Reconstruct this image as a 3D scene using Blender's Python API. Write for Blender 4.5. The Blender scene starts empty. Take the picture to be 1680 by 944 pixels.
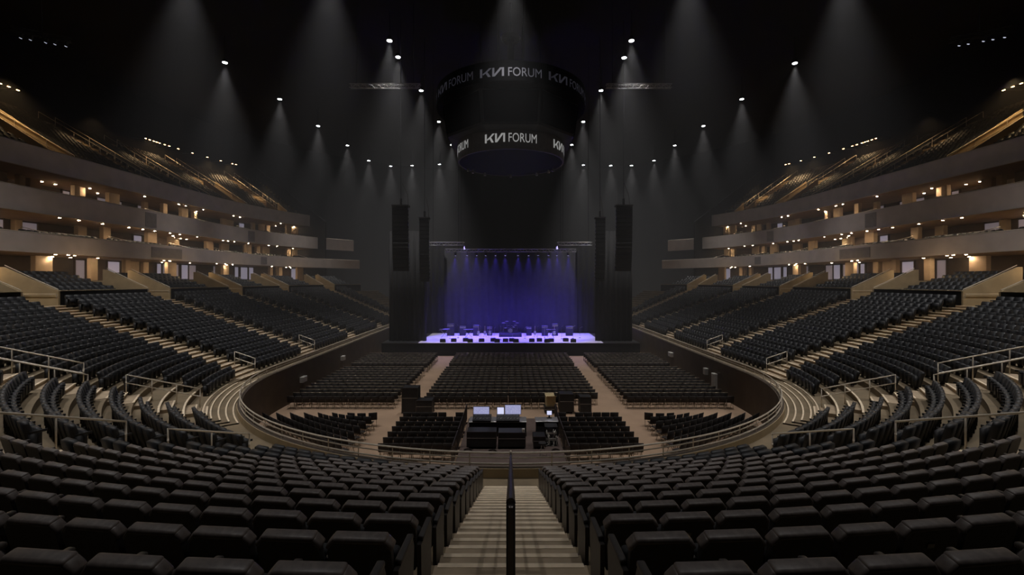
import bpy, bmesh, math, random
import numpy as np
from mathutils import Matrix, Vector
random.seed(7)
rnd = random.Random(11)
S = bpy.context.scene
COL = S.collection
PI = math.pi
F_PX = 1680 * 16 / 36
EYE = 8.5
YC, YL = 29.9, 30.0            # centre of the near half circle, length of the straight sides

# ------------------------------------------------------------------ materials
def mat(name, col, rough=0.7, metal=0.0, var=0.0, scale=3.0, emit=None, estr=0.0, spec=0.5, bump=0.0):
    m = bpy.data.materials.new(name); m.use_nodes = True
    nt = m.node_tree; b = nt.nodes['Principled BSDF']
    b.inputs['Base Color'].default_value = (*col, 1)
    b.inputs['Roughness'].default_value = rough
    b.inputs['Metallic'].default_value = metal
    b.inputs['Specular IOR Level'].default_value = spec
    if var > 0 or bump > 0:
        tc = nt.nodes.new('ShaderNodeTexCoord')
        n = nt.nodes.new('ShaderNodeTexNoise'); n.inputs['Scale'].default_value = scale
        n.inputs['Detail'].default_value = 4
        nt.links.new(tc.outputs['Object'], n.inputs['Vector'])
        if var > 0:
            r = nt.nodes.new('ShaderNodeValToRGB')
            r.color_ramp.elements[0].position = 0.3; r.color_ramp.elements[1].position = 0.7
            r.color_ramp.elements[0].color = (*[c * (1 - var) for c in col], 1)
            r.color_ramp.elements[1].color = (*[min(1, c * (1 + var)) for c in col], 1)
            nt.links.new(n.outputs['Fac'], r.inputs['Fac'])
            nt.links.new(r.outputs['Color'], b.inputs['Base Color'])
        if bump > 0:
            bp = nt.nodes.new('ShaderNodeBump'); bp.inputs['Strength'].default_value = bump
            nt.links.new(n.outputs['Fac'], bp.inputs['Height'])
            nt.links.new(bp.outputs['Normal'], b.inputs['Normal'])
    if emit:
        b.inputs['Emission Color'].default_value = (*emit, 1)
        b.inputs['Emission Strength'].default_value = estr
    return m

M = dict(
    floor=mat('arena_floor_boards', (.37, .25, .165), .75, var=.12, scale=.6),
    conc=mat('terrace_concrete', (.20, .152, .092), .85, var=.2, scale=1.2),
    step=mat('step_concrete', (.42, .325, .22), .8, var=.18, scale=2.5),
    nose=mat('step_nosing', (.86, .72, .53), .6, var=.12, scale=6),
    blackwall=mat('black_wall', (.005, .005, .005), .9, var=.2, scale=1.0),
    ringwall=mat('dasher_wall', (.085, .064, .046), .7, var=.15, scale=1.0),
    tan=mat('tan_vomitory_wall', (.42, .33, .20), .75, var=.1, scale=1.5),
    fascia=mat('balcony_fascia_metal', (.66, .585, .545), .6, var=.08, scale=.8),
    soffit=mat('balcony_soffit', (.32, .23, .16), .7, var=.1, scale=.8),
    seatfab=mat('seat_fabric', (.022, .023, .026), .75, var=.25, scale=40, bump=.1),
    seatback=mat('seat_plastic_shell', (.024, .022, .021), .5, var=.2, scale=14),
    seatcap=mat('seat_cushion_top', (.14, .118, .108), .42, var=.25, scale=22),  # paler cap, lightened further: light along the seat tops put into colour
    seatarm=mat('seat_armrest', (.055, .05, .048), .45, var=.15, scale=20),
    stand=mat('seat_standard', (.03, .028, .026), .5, var=.1, scale=9),
    plate=mat('seat_number_plate', (.34, .33, .31), .5, var=.1, scale=30),
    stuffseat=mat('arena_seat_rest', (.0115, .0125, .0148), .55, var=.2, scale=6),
    chairfab=mat('folding_chair_pad', (.018, .015, .014), .7, var=.2, scale=20),
    chairleg=mat('folding_chair_steel', (.26, .21, .155), .4, .6, var=.1, scale=20),
    strip=mat('fascia_display_strip', (.30, .27, .26), .5, var=.1, scale=2),
    steel=mat('handrail_steel', (.66, .59, .49), .4, .3, var=.08, scale=9),
    darksteel=mat('dark_handrail', (.10, .09, .085), .32, .7, var=.1, scale=12),
    black=mat('black_paint', (.014, .014, .015), .6, var=.2, scale=8),
    blackgloss=mat('black_gloss', (.02, .02, .022), .25, var=.2, scale=8),
    grille=mat('speaker_grille', (.016, .016, .017), .5, var=.3, scale=60, bump=.4),
    truss=mat('aluminium_truss', (.45, .44, .43), .4, .7, var=.1, scale=8),
    drape=mat('black_drape', (.012, .012, .013), .95, var=.2, scale=4),
    backdrop=mat('grey_backdrop', (.06, .06, .07), .95, var=.12, scale=1.5),
    deck=mat('stage_deck', (.80, .78, .80), .55, var=.12, scale=.9),
    ring=mat('scoreboard_ribbon', (.10, .09, .078), .35, var=.15, scale=2),
    screen=mat('dark_video_screen', (.004, .004, .005), .85, var=.15, scale=3, spec=.08),
    case=mat('road_case', (.016, .016, .017), .45, var=.2, scale=6),
    riser=mat('mix_riser_carpet', (.10, .07, .06), .85, var=.15, scale=2),
    card=mat('cardboard', (.45, .36, .2), .8, var=.12, scale=6),
    white=mat('white_paint', (.6, .58, .54), .5, var=.08, scale=7),
    chrome=mat('drum_chrome', (.7, .7, .72), .25, .9, var=.05, scale=9),
    cymbal=mat('cymbal_bronze', (.75, .7, .6), .3, .8, var=.08, scale=12),
    drumskin=mat('drum_skin', (.7, .7, .7), .5, var=.06, scale=6),
    lamp_lens=mat('house_light_lens', (.9, .9, .9), .4, emit=(.93, .95, 1), estr=22),
    warm=mat('downlight_lens', (.9, .85, .7), .4, emit=(1, .72, .45), estr=330),
    warmlow=mat('upper_lamp_lens', (.9, .8, .6), .4, emit=(1, .50, .20), estr=25),
    stagelens=mat('stage_light_lens', (.8, .8, .9), .3, emit=(.55, .5, 1), estr=6),
    clusterglint=mat('faint_glint', (.5, .5, .6), .3, emit=(.75, .8, 1), estr=.6),
    sign=mat('lit_lettering', (.5, .5, .5), .5, emit=(.95, .95, .93), estr=.26),
    sign3=mat('faint_lit_lettering', (.2, .2, .24), .5, emit=(.6, .62, .9), estr=.018),  # weaker emission stands in for the falloff of letters seen at an angle
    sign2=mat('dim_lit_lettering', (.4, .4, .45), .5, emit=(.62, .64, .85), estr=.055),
    monitor=mat('monitor_glow', (.1, .1, .12), .3, emit=(.72, .74, 1), estr=.9),
    window=mat('lit_concourse_window', (.5, .45, .5), .5, emit=(.50, .44, .52), estr=.16),
    windowpale=mat('bright_concourse_window', (.5, .45, .5), .5, emit=(.62, .60, .80), estr=.24),
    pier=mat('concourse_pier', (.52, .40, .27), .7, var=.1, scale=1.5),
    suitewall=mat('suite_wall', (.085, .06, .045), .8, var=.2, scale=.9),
    ceil=mat('arena_ceiling', (.006, .006, .006), .95),
)
# screens with rows of small picture tiles
def screen_mat():
    m = mat('monitor_picture', (.05, .05, .06), .3)
    nt = m.node_tree; b = nt.nodes['Principled BSDF']
    tc = nt.nodes.new('ShaderNodeTexCoord')
    br = nt.nodes.new('ShaderNodeTexBrick'); br.inputs['Scale'].default_value = 9
    br.inputs['Color1'].default_value = (.72, .74, 1, 1); br.inputs['Color2'].default_value = (.42, .44, .75, 1)
    br.inputs['Mortar'].default_value = (.12, .11, .25, 1); br.inputs['Mortar Size'].default_value = .05
    br.offset = 0
    nt.links.new(tc.outputs['Generated'], br.inputs['Vector'])
    mp = nt.nodes.new('ShaderNodeMapping'); mp.inputs['Rotation'].default_value = (PI / 2, 0, 0)
    nt.links.new(tc.outputs['Generated'], mp.inputs['Vector']); nt.links.new(mp.outputs['Vector'], br.inputs['Vector'])
    nt.links.new(br.outputs['Color'], b.inputs['Emission Color']); b.inputs['Emission Strength'].default_value = .9
    return m
M['picture'] = screen_mat()

# ------------------------------------------------------------------ helpers
def tag(o, label=None, cat=None, group=None, kind=None):
    if label: o['label'] = label
    if cat: o['category'] = cat
    if group: o['group'] = group
    if kind: o['kind'] = kind
    return o

def empty(name, loc=(0, 0, 0), rz=0.0, label=None, cat=None, group=None):
    o = bpy.data.objects.new(name, None); COL.objects.link(o)
    o.location = loc; o.rotation_euler = (0, 0, rz)
    return tag(o, label, cat, group)

BOXF = [(0, 1, 2, 3), (7, 6, 5, 4), (0, 4, 5, 1), (1, 5, 6, 2), (2, 6, 7, 3), (3, 7, 4, 0)]
class MB:
    def __init__(s): s.v = []; s.f = []; s.mi = []
    def add(s, verts, faces, mtx=None, mi=0):
        n = len(s.v)
        s.v += [tuple(mtx @ Vector(p)) for p in verts] if mtx is not None else [tuple(p) for p in verts]
        s.f += [tuple(i + n for i in f) for f in faces]; s.mi += [mi] * len(faces)
        return s
    def box(s, x0, x1, y0, y1, z0, z1, mtx=None, mi=0):
        vs = [(x0, y0, z0), (x1, y0, z0), (x1, y1, z0), (x0, y1, z0), (x0, y0, z1), (x1, y0, z1), (x1, y1, z1), (x0, y1, z1)]
        fs = [(3, 2, 1, 0), (4, 5, 6, 7), (0, 1, 5, 4), (1, 2, 6, 5), (2, 3, 7, 6), (3, 0, 4, 7)]
        return s.add(vs, fs, mtx, mi)
    def rbox(s, x0, x1, y0, y1, z0, z1, b=.02, seg=2, mtx=None, mi=0):
        vs, fs = rounded(x1 - x0, y1 - y0, z1 - z0, b, seg)
        c = Matrix.Translation(((x0 + x1) / 2, (y0 + y1) / 2, (z0 + z1) / 2))
        return s.add(vs, fs, (mtx @ c) if mtx is not None else c, mi)
    def prism(s, poly, y0, y1, mtx=None, mi=0):
        """poly in x,z extruded along y"""
        n = len(poly)
        vs = [(x, y0, z) for x, z in poly] + [(x, y1, z) for x, z in poly]
        fs = [tuple(range(n)), tuple(range(2 * n - 1, n - 1, -1))] + [(i, i + n, (i + 1) % n + n, (i + 1) % n) for i in range(n)]
        return s.add(vs, fs, mtx, mi)
    def cyl(s, p0, p1, r0, r1=None, seg=12, cap=True, mi=0):
        p0, p1 = Vector(p0), Vector(p1); r1 = r0 if r1 is None else r1
        d = (p1 - p0).normalized()
        a = d.orthogonal().normalized(); b = d.cross(a)
        vs = []
        for p, r in ((p0, r0), (p1, r1)):
            vs += [p + (a * math.cos(2 * PI * k / seg) + b * math.sin(2 * PI * k / seg)) * r for k in range(seg)]
        fs = [(k, (k + 1) % seg, (k + 1) % seg + seg, k + seg) for k in range(seg)]
        if cap: fs += [tuple(range(seg - 1, -1, -1)), tuple(range(seg, 2 * seg))]
        return s.add(vs, fs, None, mi)
    def tube(s, pts, r, seg=6, mi=0):
        pts = [Vector(p) for p in pts]; n = len(pts); vs = []; fs = []
        for i, p in enumerate(pts):
            d = (pts[min(i + 1, n - 1)] - pts[max(i - 1, 0)]).normalized()
            up = Vector((0, 0, 1)) if abs(d.z) < .95 else Vector((1, 0, 0))
            a = d.cross(up).normalized(); b = a.cross(d)
            vs += [p + (a * math.cos(2 * PI * k / seg) + b * math.sin(2 * PI * k / seg)) * r for k in range(seg)]
        for i in range(n - 1):
            fs += [(i * seg + k, i * seg + (k + 1) % seg, (i + 1) * seg + (k + 1) % seg, (i + 1) * seg + k) for k in range(seg)]
        fs += [tuple(range(seg)), tuple(range(n * seg - 1, (n - 1) * seg - 1, -1))]
        return s.add(vs, fs, None, mi)
    def sweep(s, prof, us, closed=False, mi=0):
        m = len(prof); vs = []; fs = []
        for u in us:
            for R, z in prof:
                x, y = pt(R, u); vs.append((x, y, z))
        for i in range(len(us) - 1):
            for j in range(m if closed else m - 1):
                k = (j + 1) % m
                fs.append((i * m + j, i * m + k, (i + 1) * m + k, (i + 1) * m + j))
        if closed:
            fs += [tuple(range(m)), tuple(range(len(us) * m - 1, (len(us) - 1) * m - 1, -1))]
        return s.add(vs, fs, None, mi)
    def mesh(s, name, mats, smooth=False):
        me = bpy.data.meshes.new(name); me.from_pydata(s.v, [], s.f)
        for m in (mats if isinstance(mats, (list, tuple)) else [mats]): me.materials.append(m)
        if any(s.mi): me.polygons.foreach_set('material_index', s.mi)
        if smooth: me.polygons.foreach_set('use_smooth', [True] * len(me.polygons))
        me.update(); return me
    def build(s, name, mats, parent=None, smooth=False, loc=None, rz=None):
        o = bpy.data.objects.new(name, s.mesh(name, mats, smooth)); COL.objects.link(o)
        if parent is not None: o.parent = parent
        if loc is not None: o.location = loc
        if rz is not None: o.rotation_euler = (0, 0, rz)
        return o

_RC = {}
def rounded(sx, sy, sz, b, seg):
    key = (round(sx, 4), round(sy, 4), round(sz, 4), b, seg)
    if key not in _RC:
        bm = bmesh.new(); bmesh.ops.create_cube(bm, size=1)
        for v in bm.verts: v.co = Vector((v.co.x * sx, v.co.y * sy, v.co.z * sz))
        bmesh.ops.bevel(bm, geom=bm.edges[:], offset=min(b, .49 * min(sx, sy, sz)), segments=seg, profile=.5, affect='EDGES')
        bm.verts.index_update()
        _RC[key] = ([tuple(v.co) for v in bm.verts], [tuple(v.index for v in f.verts) for f in bm.faces]); bm.free()
    return _RC[key]

def struct(o, label=None): return tag(o, label, None, None, 'structure')

# path of the bowl: |u| 0..90 near half circle (degrees), then metres along the straight side, then far half circle (degrees)
def pt(R, u):
    a, s = abs(u), (1 if u >= 0 else -1)
    if a <= 90: t = math.radians(a); return s * R * math.sin(t), YC - R * math.cos(t)
    if a <= 90 + YL: return s * R, YC + a - 90
    t = math.radians(a - 90 - YL); return s * R * math.cos(t), YC + YL + R * math.sin(t)
def nrm(u):
    a, s = abs(u), (1 if u >= 0 else -1)
    if a <= 90: t = math.radians(a); return s * math.sin(t), -math.cos(t)
    if a <= 90 + YL: return s, 0.0
    t = math.radians(a - 90 - YL); return s * math.cos(t), math.sin(t)
def rot(u): n = nrm(u); return math.atan2(-n[0], n[1])
def frame(R, u, z):
    x, y = pt(R, u); return Matrix.Translation((x, y, z)) @ Matrix.Rotation(rot(u), 4, 'Z')
def arc(R, u):
    a = abs(u)
    if a <= 90: return R * math.radians(a)
    if a <= 90 + YL: return R * PI / 2 + a - 90
    return R * PI / 2 + YL + R * math.radians(a - 90 - YL)
def unarc(R, s):
    if s <= R * PI / 2: return math.degrees(s / R)
    if s <= R * PI / 2 + YL: return 90 + s - R * PI / 2
    return 90 + YL + math.degrees((s - R * PI / 2 - YL) / R)
def us(a, b, st=2.0):
    n = max(1, int(math.ceil(abs(b - a) / st))); return [a + (b - a) * i / n for i in range(n + 1)]
def screen(p):
    return 838 + F_PX * p[0] / p[1], 460 - F_PX * (p[2] - EYE) / p[1]

ONES = 'first second third fourth fifth sixth seventh eighth ninth tenth eleventh twelfth thirteenth fourteenth fifteenth sixteenth seventeenth eighteenth nineteenth'.split()
TENS = {20: 'twent', 30: 'thirt', 40: 'fort', 50: 'fift', 60: 'sixt', 70: 'sevent'}
def nth(k):
    if k < 20: return ONES[k - 1]
    t, o = k // 10 * 10, k % 10
    return TENS[t] + 'ieth' if o == 0 else TENS[t] + 'y-' + ONES[o - 1]
SIDE = {-1: 'left', 1: 'right'}

# ------------------------------------------------------------------ camera
cam = bpy.data.objects.new('camera', bpy.data.cameras.new('camera')); COL.objects.link(cam)
cam.location = (0, 0, EYE); cam.rotation_euler = (PI / 2, 0, 0)
cam.data.lens = 16; cam.data.sensor_width = 36; cam.data.shift_y = -12 / 1680; cam.data.shift_x = 2 / 1680
cam.data.clip_start = .05; cam.data.clip_end = 400
S.camera = cam

# ------------------------------------------------------------------ room shell
b = MB(); b.add([(-58, -30, 0), (58, -30, 0), (58, 120, 0), (-58, 120, 0)], [(0, 1, 2, 3)]); struct(b.build('floor', M['floor']))
b = MB(); b.add([(-58, -30, 36), (58, -30, 36), (58, 120, 36), (-58, 120, 36)], [(3, 2, 1, 0)]); struct(b.build('ceiling', M['ceil']))
for s in (-1, 1):
    b = MB(); b.sweep([(56, 0), (56, 36)], us(0, s * 120, 4)); struct(b.build('wall_' + SIDE[s], M['blackwall']))
b = MB(); b.sweep([(56, 0), (56, 36)], us(120, 210, 4)); b.sweep([(56, 0), (56, 36)], us(-120, -210, 4)); struct(b.build('wall_far', M['blackwall']))

# ------------------------------------------------------------------ lower bowl
R0, PITCH, Z0, RISE, NROW = 16.6, .85, 2.45, .303, 15
def row_r(i): return R0 + PITCH * i
def row_z(i): return Z0 + RISE * i
UEND = 158
AISLES = [0, 29, 58, 87, 98.1, 108.6, 119, 139]
prof = [(15.4, 2.2), (R0, 2.2)]
for i in range(NROW): prof += [(row_r(i), row_z(i)), (row_r(i) + PITCH, row_z(i))]
RT = row_r(NROW)                                   # 29.35
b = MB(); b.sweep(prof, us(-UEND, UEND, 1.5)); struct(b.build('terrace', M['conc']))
b = MB(); b.sweep([(RT, row_z(NROW - 1)), (RT, 6.98), (36, 6.98)], us(-60, 60, 2)); struct(b.build('terrace_landing', M['conc']))
# ring wall round the floor, with two rails on it
b = MB(); b.sweep([(15.2, 0), (15.4, 0), (15.4, 2.5), (15.2, 2.5)], us(-124, 124, 1.5), closed=True); struct(b.build('wall_rink', M['ringwall']))
UR = 124
b = MB(); b.sweep([(15.41, 2.2), (15.44, 2.2), (15.44, 2.5), (15.41, 2.5)], us(-60, 60, 1.5), closed=True); struct(b.build('rink_lightener', M['tan']))  # pale skin added to lighten the shaded inner face of the wall
root = empty('ring_rail', (0, 0, 2.5), 0, 'long pale steel guard rail curving along the top of the wall around the floor', 'railing')
L = Matrix.Translation((0, 0, -2.5))
def ringpts(R, z, a, bb, st=1.5): return [(*pt(R, u), z) for u in us(a, bb, st)]
for z, r in ((.10, .03), (.30, .022), (.46, .03)):
    b = MB(); b.tube(ringpts(15.3, z, -UR, UR), r); b.build('rail_bar', M['steel'], root)
for u in us(-UR, UR, 5.0): MB().cyl((*pt(15.3, u), 0), (*pt(15.3, u), .46), .02, seg=6).build('post', M['steel'], root)

HW0, HW1 = .80, .62
def hw_of(k): return HW0 if k == 0 else   .80 if k == 1 else .85 if k == 2 else 1.25
# stairs down the aisles
def aisle(u, hw, name_label, upto=NROW):
    o = MB(); nz = MB()
    for i in range(upto):
        z = row_z(i); r = row_r(i)
        for h in (0, 1):
            ra = r + h * PITCH / 2; zz = z + .012 + h * RISE / 2
            pts = []
            for R in (ra, r + PITCH):
                x, y = pt(R, u); n = nrm(u); t = (-n[1], n[0])
                for sg in (-1, 1): pts.append((x + sg * hw * t[0], y + sg * hw * t[1]))
            vs = [(*p, z - .02) for p in pts] + [(*p, zz) for p in pts]
            o.add(vs, [(0, 1, 5, 4), (4, 5, 7, 6), (0, 4, 6, 2), (1, 3, 7, 5), (2, 6, 7, 3)])
            q = []
            for R in (ra - .025, ra + .045):
                x, y = pt(R, u); n = nrm(u); t = (-n[1], n[0])
                for sg in (-1, 1): q.append((x + sg * (hw - .03) * t[0], y + sg * (hw - .03) * t[1]))
            vs = [(*p, zz - .03) for p in q] + [(*p, zz + .006) for p in q]
            nz.add(vs, [(0, 1, 5, 4), (4, 5, 7, 6), (0, 4, 6, 2), (1, 3, 7, 5), (2, 6, 7, 3), (0, 2, 3, 1)])
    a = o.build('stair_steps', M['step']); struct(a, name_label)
    n = nz.build('nosing', M['nose'], a)
    return a
def aisle_name(u):
    if u == 0: return 'tan concrete stairs running down the middle of the lower bowl'
    k = AISLES.index(abs(u))
    return f'{nth(k)} tan concrete stair aisle {SIDE[1 if u > 0 else -1]} of the central stairs'
for k, u in enumerate(AISLES):
    for s in ((1,) if u == 0 else (-1, 1)): aisle(s * u, hw_of(k), aisle_name(s * u))
# bare stepped corner next to the ring, where no seats stand (bright curved step edges)
for s in (-1, 1):
    a = MB(); n = MB()
    for i in range(5):
        r = 15.55 + .30 * i; z = 2.2 + .055 * i; ua, ub = s * (50 + i), s * (86 - 2 * i)
        a.sweep([(r, z - .1), (r, z + .055), (16.85, z + .055)], us(ua, ub, 2))
        n.sweep([(r - .015, z - .02), (r - .015, z + .062), (r + .05, z + .062)], us(ua, ub, 2))
    for i in range(1, 3):
        ua, ub = s * 52, s * 68
        a.sweep([(row_r(i) + .01, row_z(i) - .2), (row_r(i) + .01, row_z(i) + .015), (row_r(i) + PITCH, row_z(i) + .015)], us(ua, ub, 2))
        n.sweep([(row_r(i) - .03, row_z(i) - .03), (row_r(i) - .03, row_z(i) + .025), (row_r(i) + .05, row_z(i) + .025)], us(ua, ub, 2))
    o = struct(a.build('corner_steps', M['conc'])); n.build('nosing', M['nose'], o)

# ------------------------------------------------------------------ seats of the bowl
def seat_spots():
    """(row, side, section, count from the section's inner stairs, R, u, z) of every seat of the lower bowl"""
    out = []
    for i in range(NROW):
        R = row_r(i) + .5
        for s in (-1, 1):
            for k in range(len(AISLES)):
                ua = AISLES[k]; ub = AISLES[k + 1] if k + 1 < len(AISLES) else UEND
                sa = arc(R, ua) + hw_of(k) + .04; sb = arc(R, ub) - hw_of(k + 1) - .04
                if i < 3 and ua in (58,): sa = arc(R, 68.5)
                if i < 3 and ub == 58: sb = arc(R, 51.5)
                n = int((sb - sa) / .535); w = .535 if k < 2 else (sb - sa) / max(n, 1)
                for j in range(n): out.append((i, s, k, j + 1, R, s * unarc(R, sa + w * (j + .5)), row_z(i), j == n - 1))
    return out
SPOTS = seat_spots()
def scr_seat(t):
    x, y = pt(t[4], t[5]); return x, y, t[6] + .85
near = []
for t in SPOTS:
    p = scr_seat(t)
    if p[1] < .9: continue
    sx, sy = screen(p)
    if -45 < sx < 1725 and sy < 965: near.append((math.hypot(p[0], p[1]), t))
near.sort(key=lambda q: q[0])
chosen = {id(t) for _, t in near[:298]}

# one detailed seat: parts in local space, x along the row, +y to the back (towards the camera), z up
LEAN = Matrix.Translation((0, 0, .36)) @ Matrix.Rotation(math.radians(-13), 4, 'X') @ Matrix.Translation((0, 0, -.36))
def back_shell():
    b = MB(); w = .238
    poly = [(-w + .03, .30), (w - .03, .30), (w, .36), (w, .74), (w - .02, .79), (w - .055, .822), (-w + .055, .822), (-w + .02, .79), (-w, .74), (-w, .36)]
    b.prism(poly, .0, .05, LEAN); return b
def back_cushion():
    b = MB(); b.rbox(-.225, .225, -.06, .0, .36, .80, .025, 2, LEAN); return b
def back_cap():
    b = MB(); b.rbox(-.205, .205, -.045, .054, .80, .85, .022, 3, LEAN)
    for s in (-1, 1):
        b.rbox(-.05, .05, -.043, .052, -.022, .022, .02, 2, LEAN @ Matrix.Translation((s * .214, 0, .79)) @ Matrix.Rotation(s * math.radians(52), 4, 'Y'))
    return b
def seat_pan():
    b = MB(); b.rbox(-.225, .225, -.20, -.095, .30, .60, .035, 2); return b
def arm(x):
    b = MB(); b.rbox(x - .028, x + .028, -.30, .06, .585, .625, .012, 2); return b
def leg(x):
    b = MB(); b.prism([(-.10, 0), (.12, 0), (.10, .05), (.05, .10), (.02, .59), (-.16, .59), (-.06, .12), (-.10, .05)], -.015, .015, Matrix.Translation((x, 0, 0)) @ Matrix.Rotation(PI / 2, 4, 'Z')); return b
def end_panel():
    b = MB(); b.prism([(-.28, .0), (.10, .0), (.12, .58), (-.30, .58), (-.34, .50)], -.02, .02, Matrix.Rotation(PI / 2, 4, 'Z')); return b
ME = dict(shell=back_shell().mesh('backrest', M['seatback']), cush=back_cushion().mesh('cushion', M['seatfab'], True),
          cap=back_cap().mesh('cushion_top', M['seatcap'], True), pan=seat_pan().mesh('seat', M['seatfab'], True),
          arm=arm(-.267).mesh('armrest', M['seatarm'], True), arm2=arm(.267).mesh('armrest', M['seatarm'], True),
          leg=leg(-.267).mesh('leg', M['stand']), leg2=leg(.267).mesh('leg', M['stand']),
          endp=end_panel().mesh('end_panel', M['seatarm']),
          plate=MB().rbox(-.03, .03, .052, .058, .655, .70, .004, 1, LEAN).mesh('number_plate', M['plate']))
def child(name, me, parent, loc=None):
    o = bpy.data.objects.new(name, me); o.parent = parent; COL.objects.link(o)
    if loc: o.location = loc
    return o
SECTION = {0: '{} of the central stairs', 1: 'beyond the {} side stairs', 2: 'beyond the second {} side stairs'}
for _, t in near[:298]:
    i, s, k, j, R, u, z, last = t
    x, y = pt(R, u)
    rowname = nth(14 - i) if i < 14 else 'closest'
    lab = f'{nth(j)} padded black arena seat {SECTION[k].format(SIDE[s])}, {rowname} row from the camera'
    if i == 14: lab = f'{nth(j)} padded black arena seat {SECTION[k].format(SIDE[s])}, row beside the camera'
    e = empty('arena_seat', (x, y, z), rot(u), lab, 'seat', 'padded seats of the near lower bowl')
    child('backrest', ME['shell'], e)
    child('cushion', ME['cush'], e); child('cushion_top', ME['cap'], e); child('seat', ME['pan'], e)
    # the arm between two seats belongs to the seat on its inner side; the seat at the stairs has the end panel too
    inner, outer = ('arm2', 'arm') if s < 0 else ('arm', 'arm2')
    inner, outer = (outer, inner)
    flip = 1 if s > 0 else -1
    child('armrest', ME[outer], e); child('leg', ME['leg' if outer == 'arm' else 'leg2'], e)
    if j == 1 and k == 0:
        child('armrest', ME[inner], e); xx = .267 if inner == 'arm2' else -.267
        child('end_panel', ME['endp'], e, (xx, 0, 0))
    if (abs(abs(u) - 13.0) < 1.0 and i < 13 and k == 0) or rnd.random() < .06:
        child('number_plate', ME['plate'], e)

# all other seats: one object
SEATV = []; SEATF = []
def _tmpl(parts):
    b = MB()
    for p in parts: p(b)
    return np.array(b.v, dtype=np.float32), b.f
def p_back(b): b.prism([(-.25, .14), (.25, .14), (.25, .77), (.21, .84), (-.21, .84), (-.25, .77)], -.075, .05, LEAN)
def p_pan(b): b.box(-.22, .22, -.20, -.09, .16, .62)
def p_arm(b): b.box(-.288, -.252, -.28, .04, .55, .61)
def p_leg(b): b.box(-.285, -.255, -.10, .06, 0, .55)
TV, TF = _tmpl([p_back, p_pan, p_arm, p_leg])
def place_many(tv, tf, mats4, name, material, second=None, first_faces=0):
    n = len(mats4); nv = len(tv)
    A = np.array([[m[0][0], m[0][1], m[1][0], m[1][1], m[0][3], m[1][3], m[2][3]] for m in mats4], dtype=np.float32)
    X = A[:, 0:1] * tv[None, :, 0] + A[:, 1:2] * tv[None, :, 1] + A[:, 4:5]
    Y = A[:, 2:3] * tv[None, :, 0] + A[:, 3:4] * tv[None, :, 1] + A[:, 5:6]
    Z = np.broadcast_to(tv[None, :, 2], X.shape) + A[:, 6:7]
    co = np.stack([X, Y, Z], -1).reshape(-1)
    ln = np.array([len(f) for f in tf], dtype=np.int32); idx = np.concatenate([np.array(f, dtype=np.int32) for f in tf])
    loops = (idx[None, :] + (np.arange(n, dtype=np.int32) * nv)[:, None]).reshape(-1)
    tot = np.tile(ln, n); start = np.concatenate([[0], np.cumsum(tot)[:-1]]).astype(np.int32)
    me = bpy.data.meshes.new(name)
    me.vertices.add(n * nv); me.vertices.foreach_set('co', co)
    me.loops.add(len(loops)); me.loops.foreach_set('vertex_index', loops)
    me.polygons.add(len(tot)); me.polygons.foreach_set('loop_start', start)
    me.materials.append(material)
    if second:
        me.materials.append(second)
        me.polygons.foreach_set('material_index', np.tile((np.arange(len(tf)) >= first_faces).astype(np.int32), n))
    me.update(calc_edges=True); me.validate()
    o = bpy.data.objects.new(name, me); COL.objects.link(o); return o
rest = [frame(t[4], t[5], t[6]) for t in SPOTS if id(t) not in chosen and not (abs(t[5]) > 146)]

# ------------------------------------------------------------------ handrails in the bowl
def rail_between(u, ra, rb, off, h, name_label, posts=4, low=True, matl='steel', r=.028):
    """a rail along an aisle edge; off = metres to the side of the aisle centre"""
    n = nrm(u); t = (-n[1], n[0])
    def P(R, hh):
        x, y = pt(R, u); i = (R - R0) / PITCH
        return (x + off * t[0], y + off * t[1], row_z(max(i, 0)) + hh)
    base = P(rb, 0)
    root = empty('handrail', base, 0, name_label, 'handrail', 'handrails in the lower bowl')
    def Lc(p): return (p[0] - base[0], p[1] - base[1], p[2] - base[2])
    rs = [ra + (rb - ra) * q / 8 for q in range(9)]
    b = MB(); b.tube([Lc(P(ra, h - .35))] + [Lc(P(R, h)) for R in rs] + [Lc(P(rb, h - .35))], r, 8); b.build('top_rail', M[matl], root, True)
    if low:
        b = MB(); b.tube([Lc(P(R, h * .55)) for R in rs], r * .8, 6); b.build('lower_rail', M[matl], root, True)
    for q in range(posts):
        R = ra + (rb - ra) * q / (posts - 1)
        i = math.floor((R - R0) / PITCH); x, y, zt = P(R, h); zb = row_z(max(min(i, NROW - 1), 0))
        b = MB(); b.cyl(Lc((x, y, zb)), Lc((x, y, zt)), r * .8, seg=8); b.build('post', M[matl], root, True)
for s in (-1, 1):
    w = SIDE[s]
    rail_between(s * 58, 21.0, 24.2, s * .7, .95, f'upper pale steel handrail along the second {w} stairs of the lower bowl')
    rail_between(s * 58, 16.9, 19.6, s * .7, .80, f'lower pale steel handrail along the second {w} stairs, above the corner steps')
    rail_between(s * 58, 20.6, 23.5, -s * .7, .80, f'pale steel handrail on the camera side of the second {w} stairs', low=False)
    rail_between(s * 29, 20.4, 24.6, s * .66, .85, f'long bright steel handrail along the upper half of the first {w} stairs', low=False)
    rail_between(s * 29, 17.0, 19.4, s * .66, .72, f'short steel handrail at the foot of the first {w} stairs', low=False, posts=3)
    rail_between(s * 87, 16.7, 18.0, s * .72, .9, f'short steel rail at the foot of the third {w} stairs', posts=2)
    rail_between(s * 98.1, 16.7, 18.0, s * .72, .9, f'short steel rail at the foot of the fourth {w} stairs', posts=2)
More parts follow.
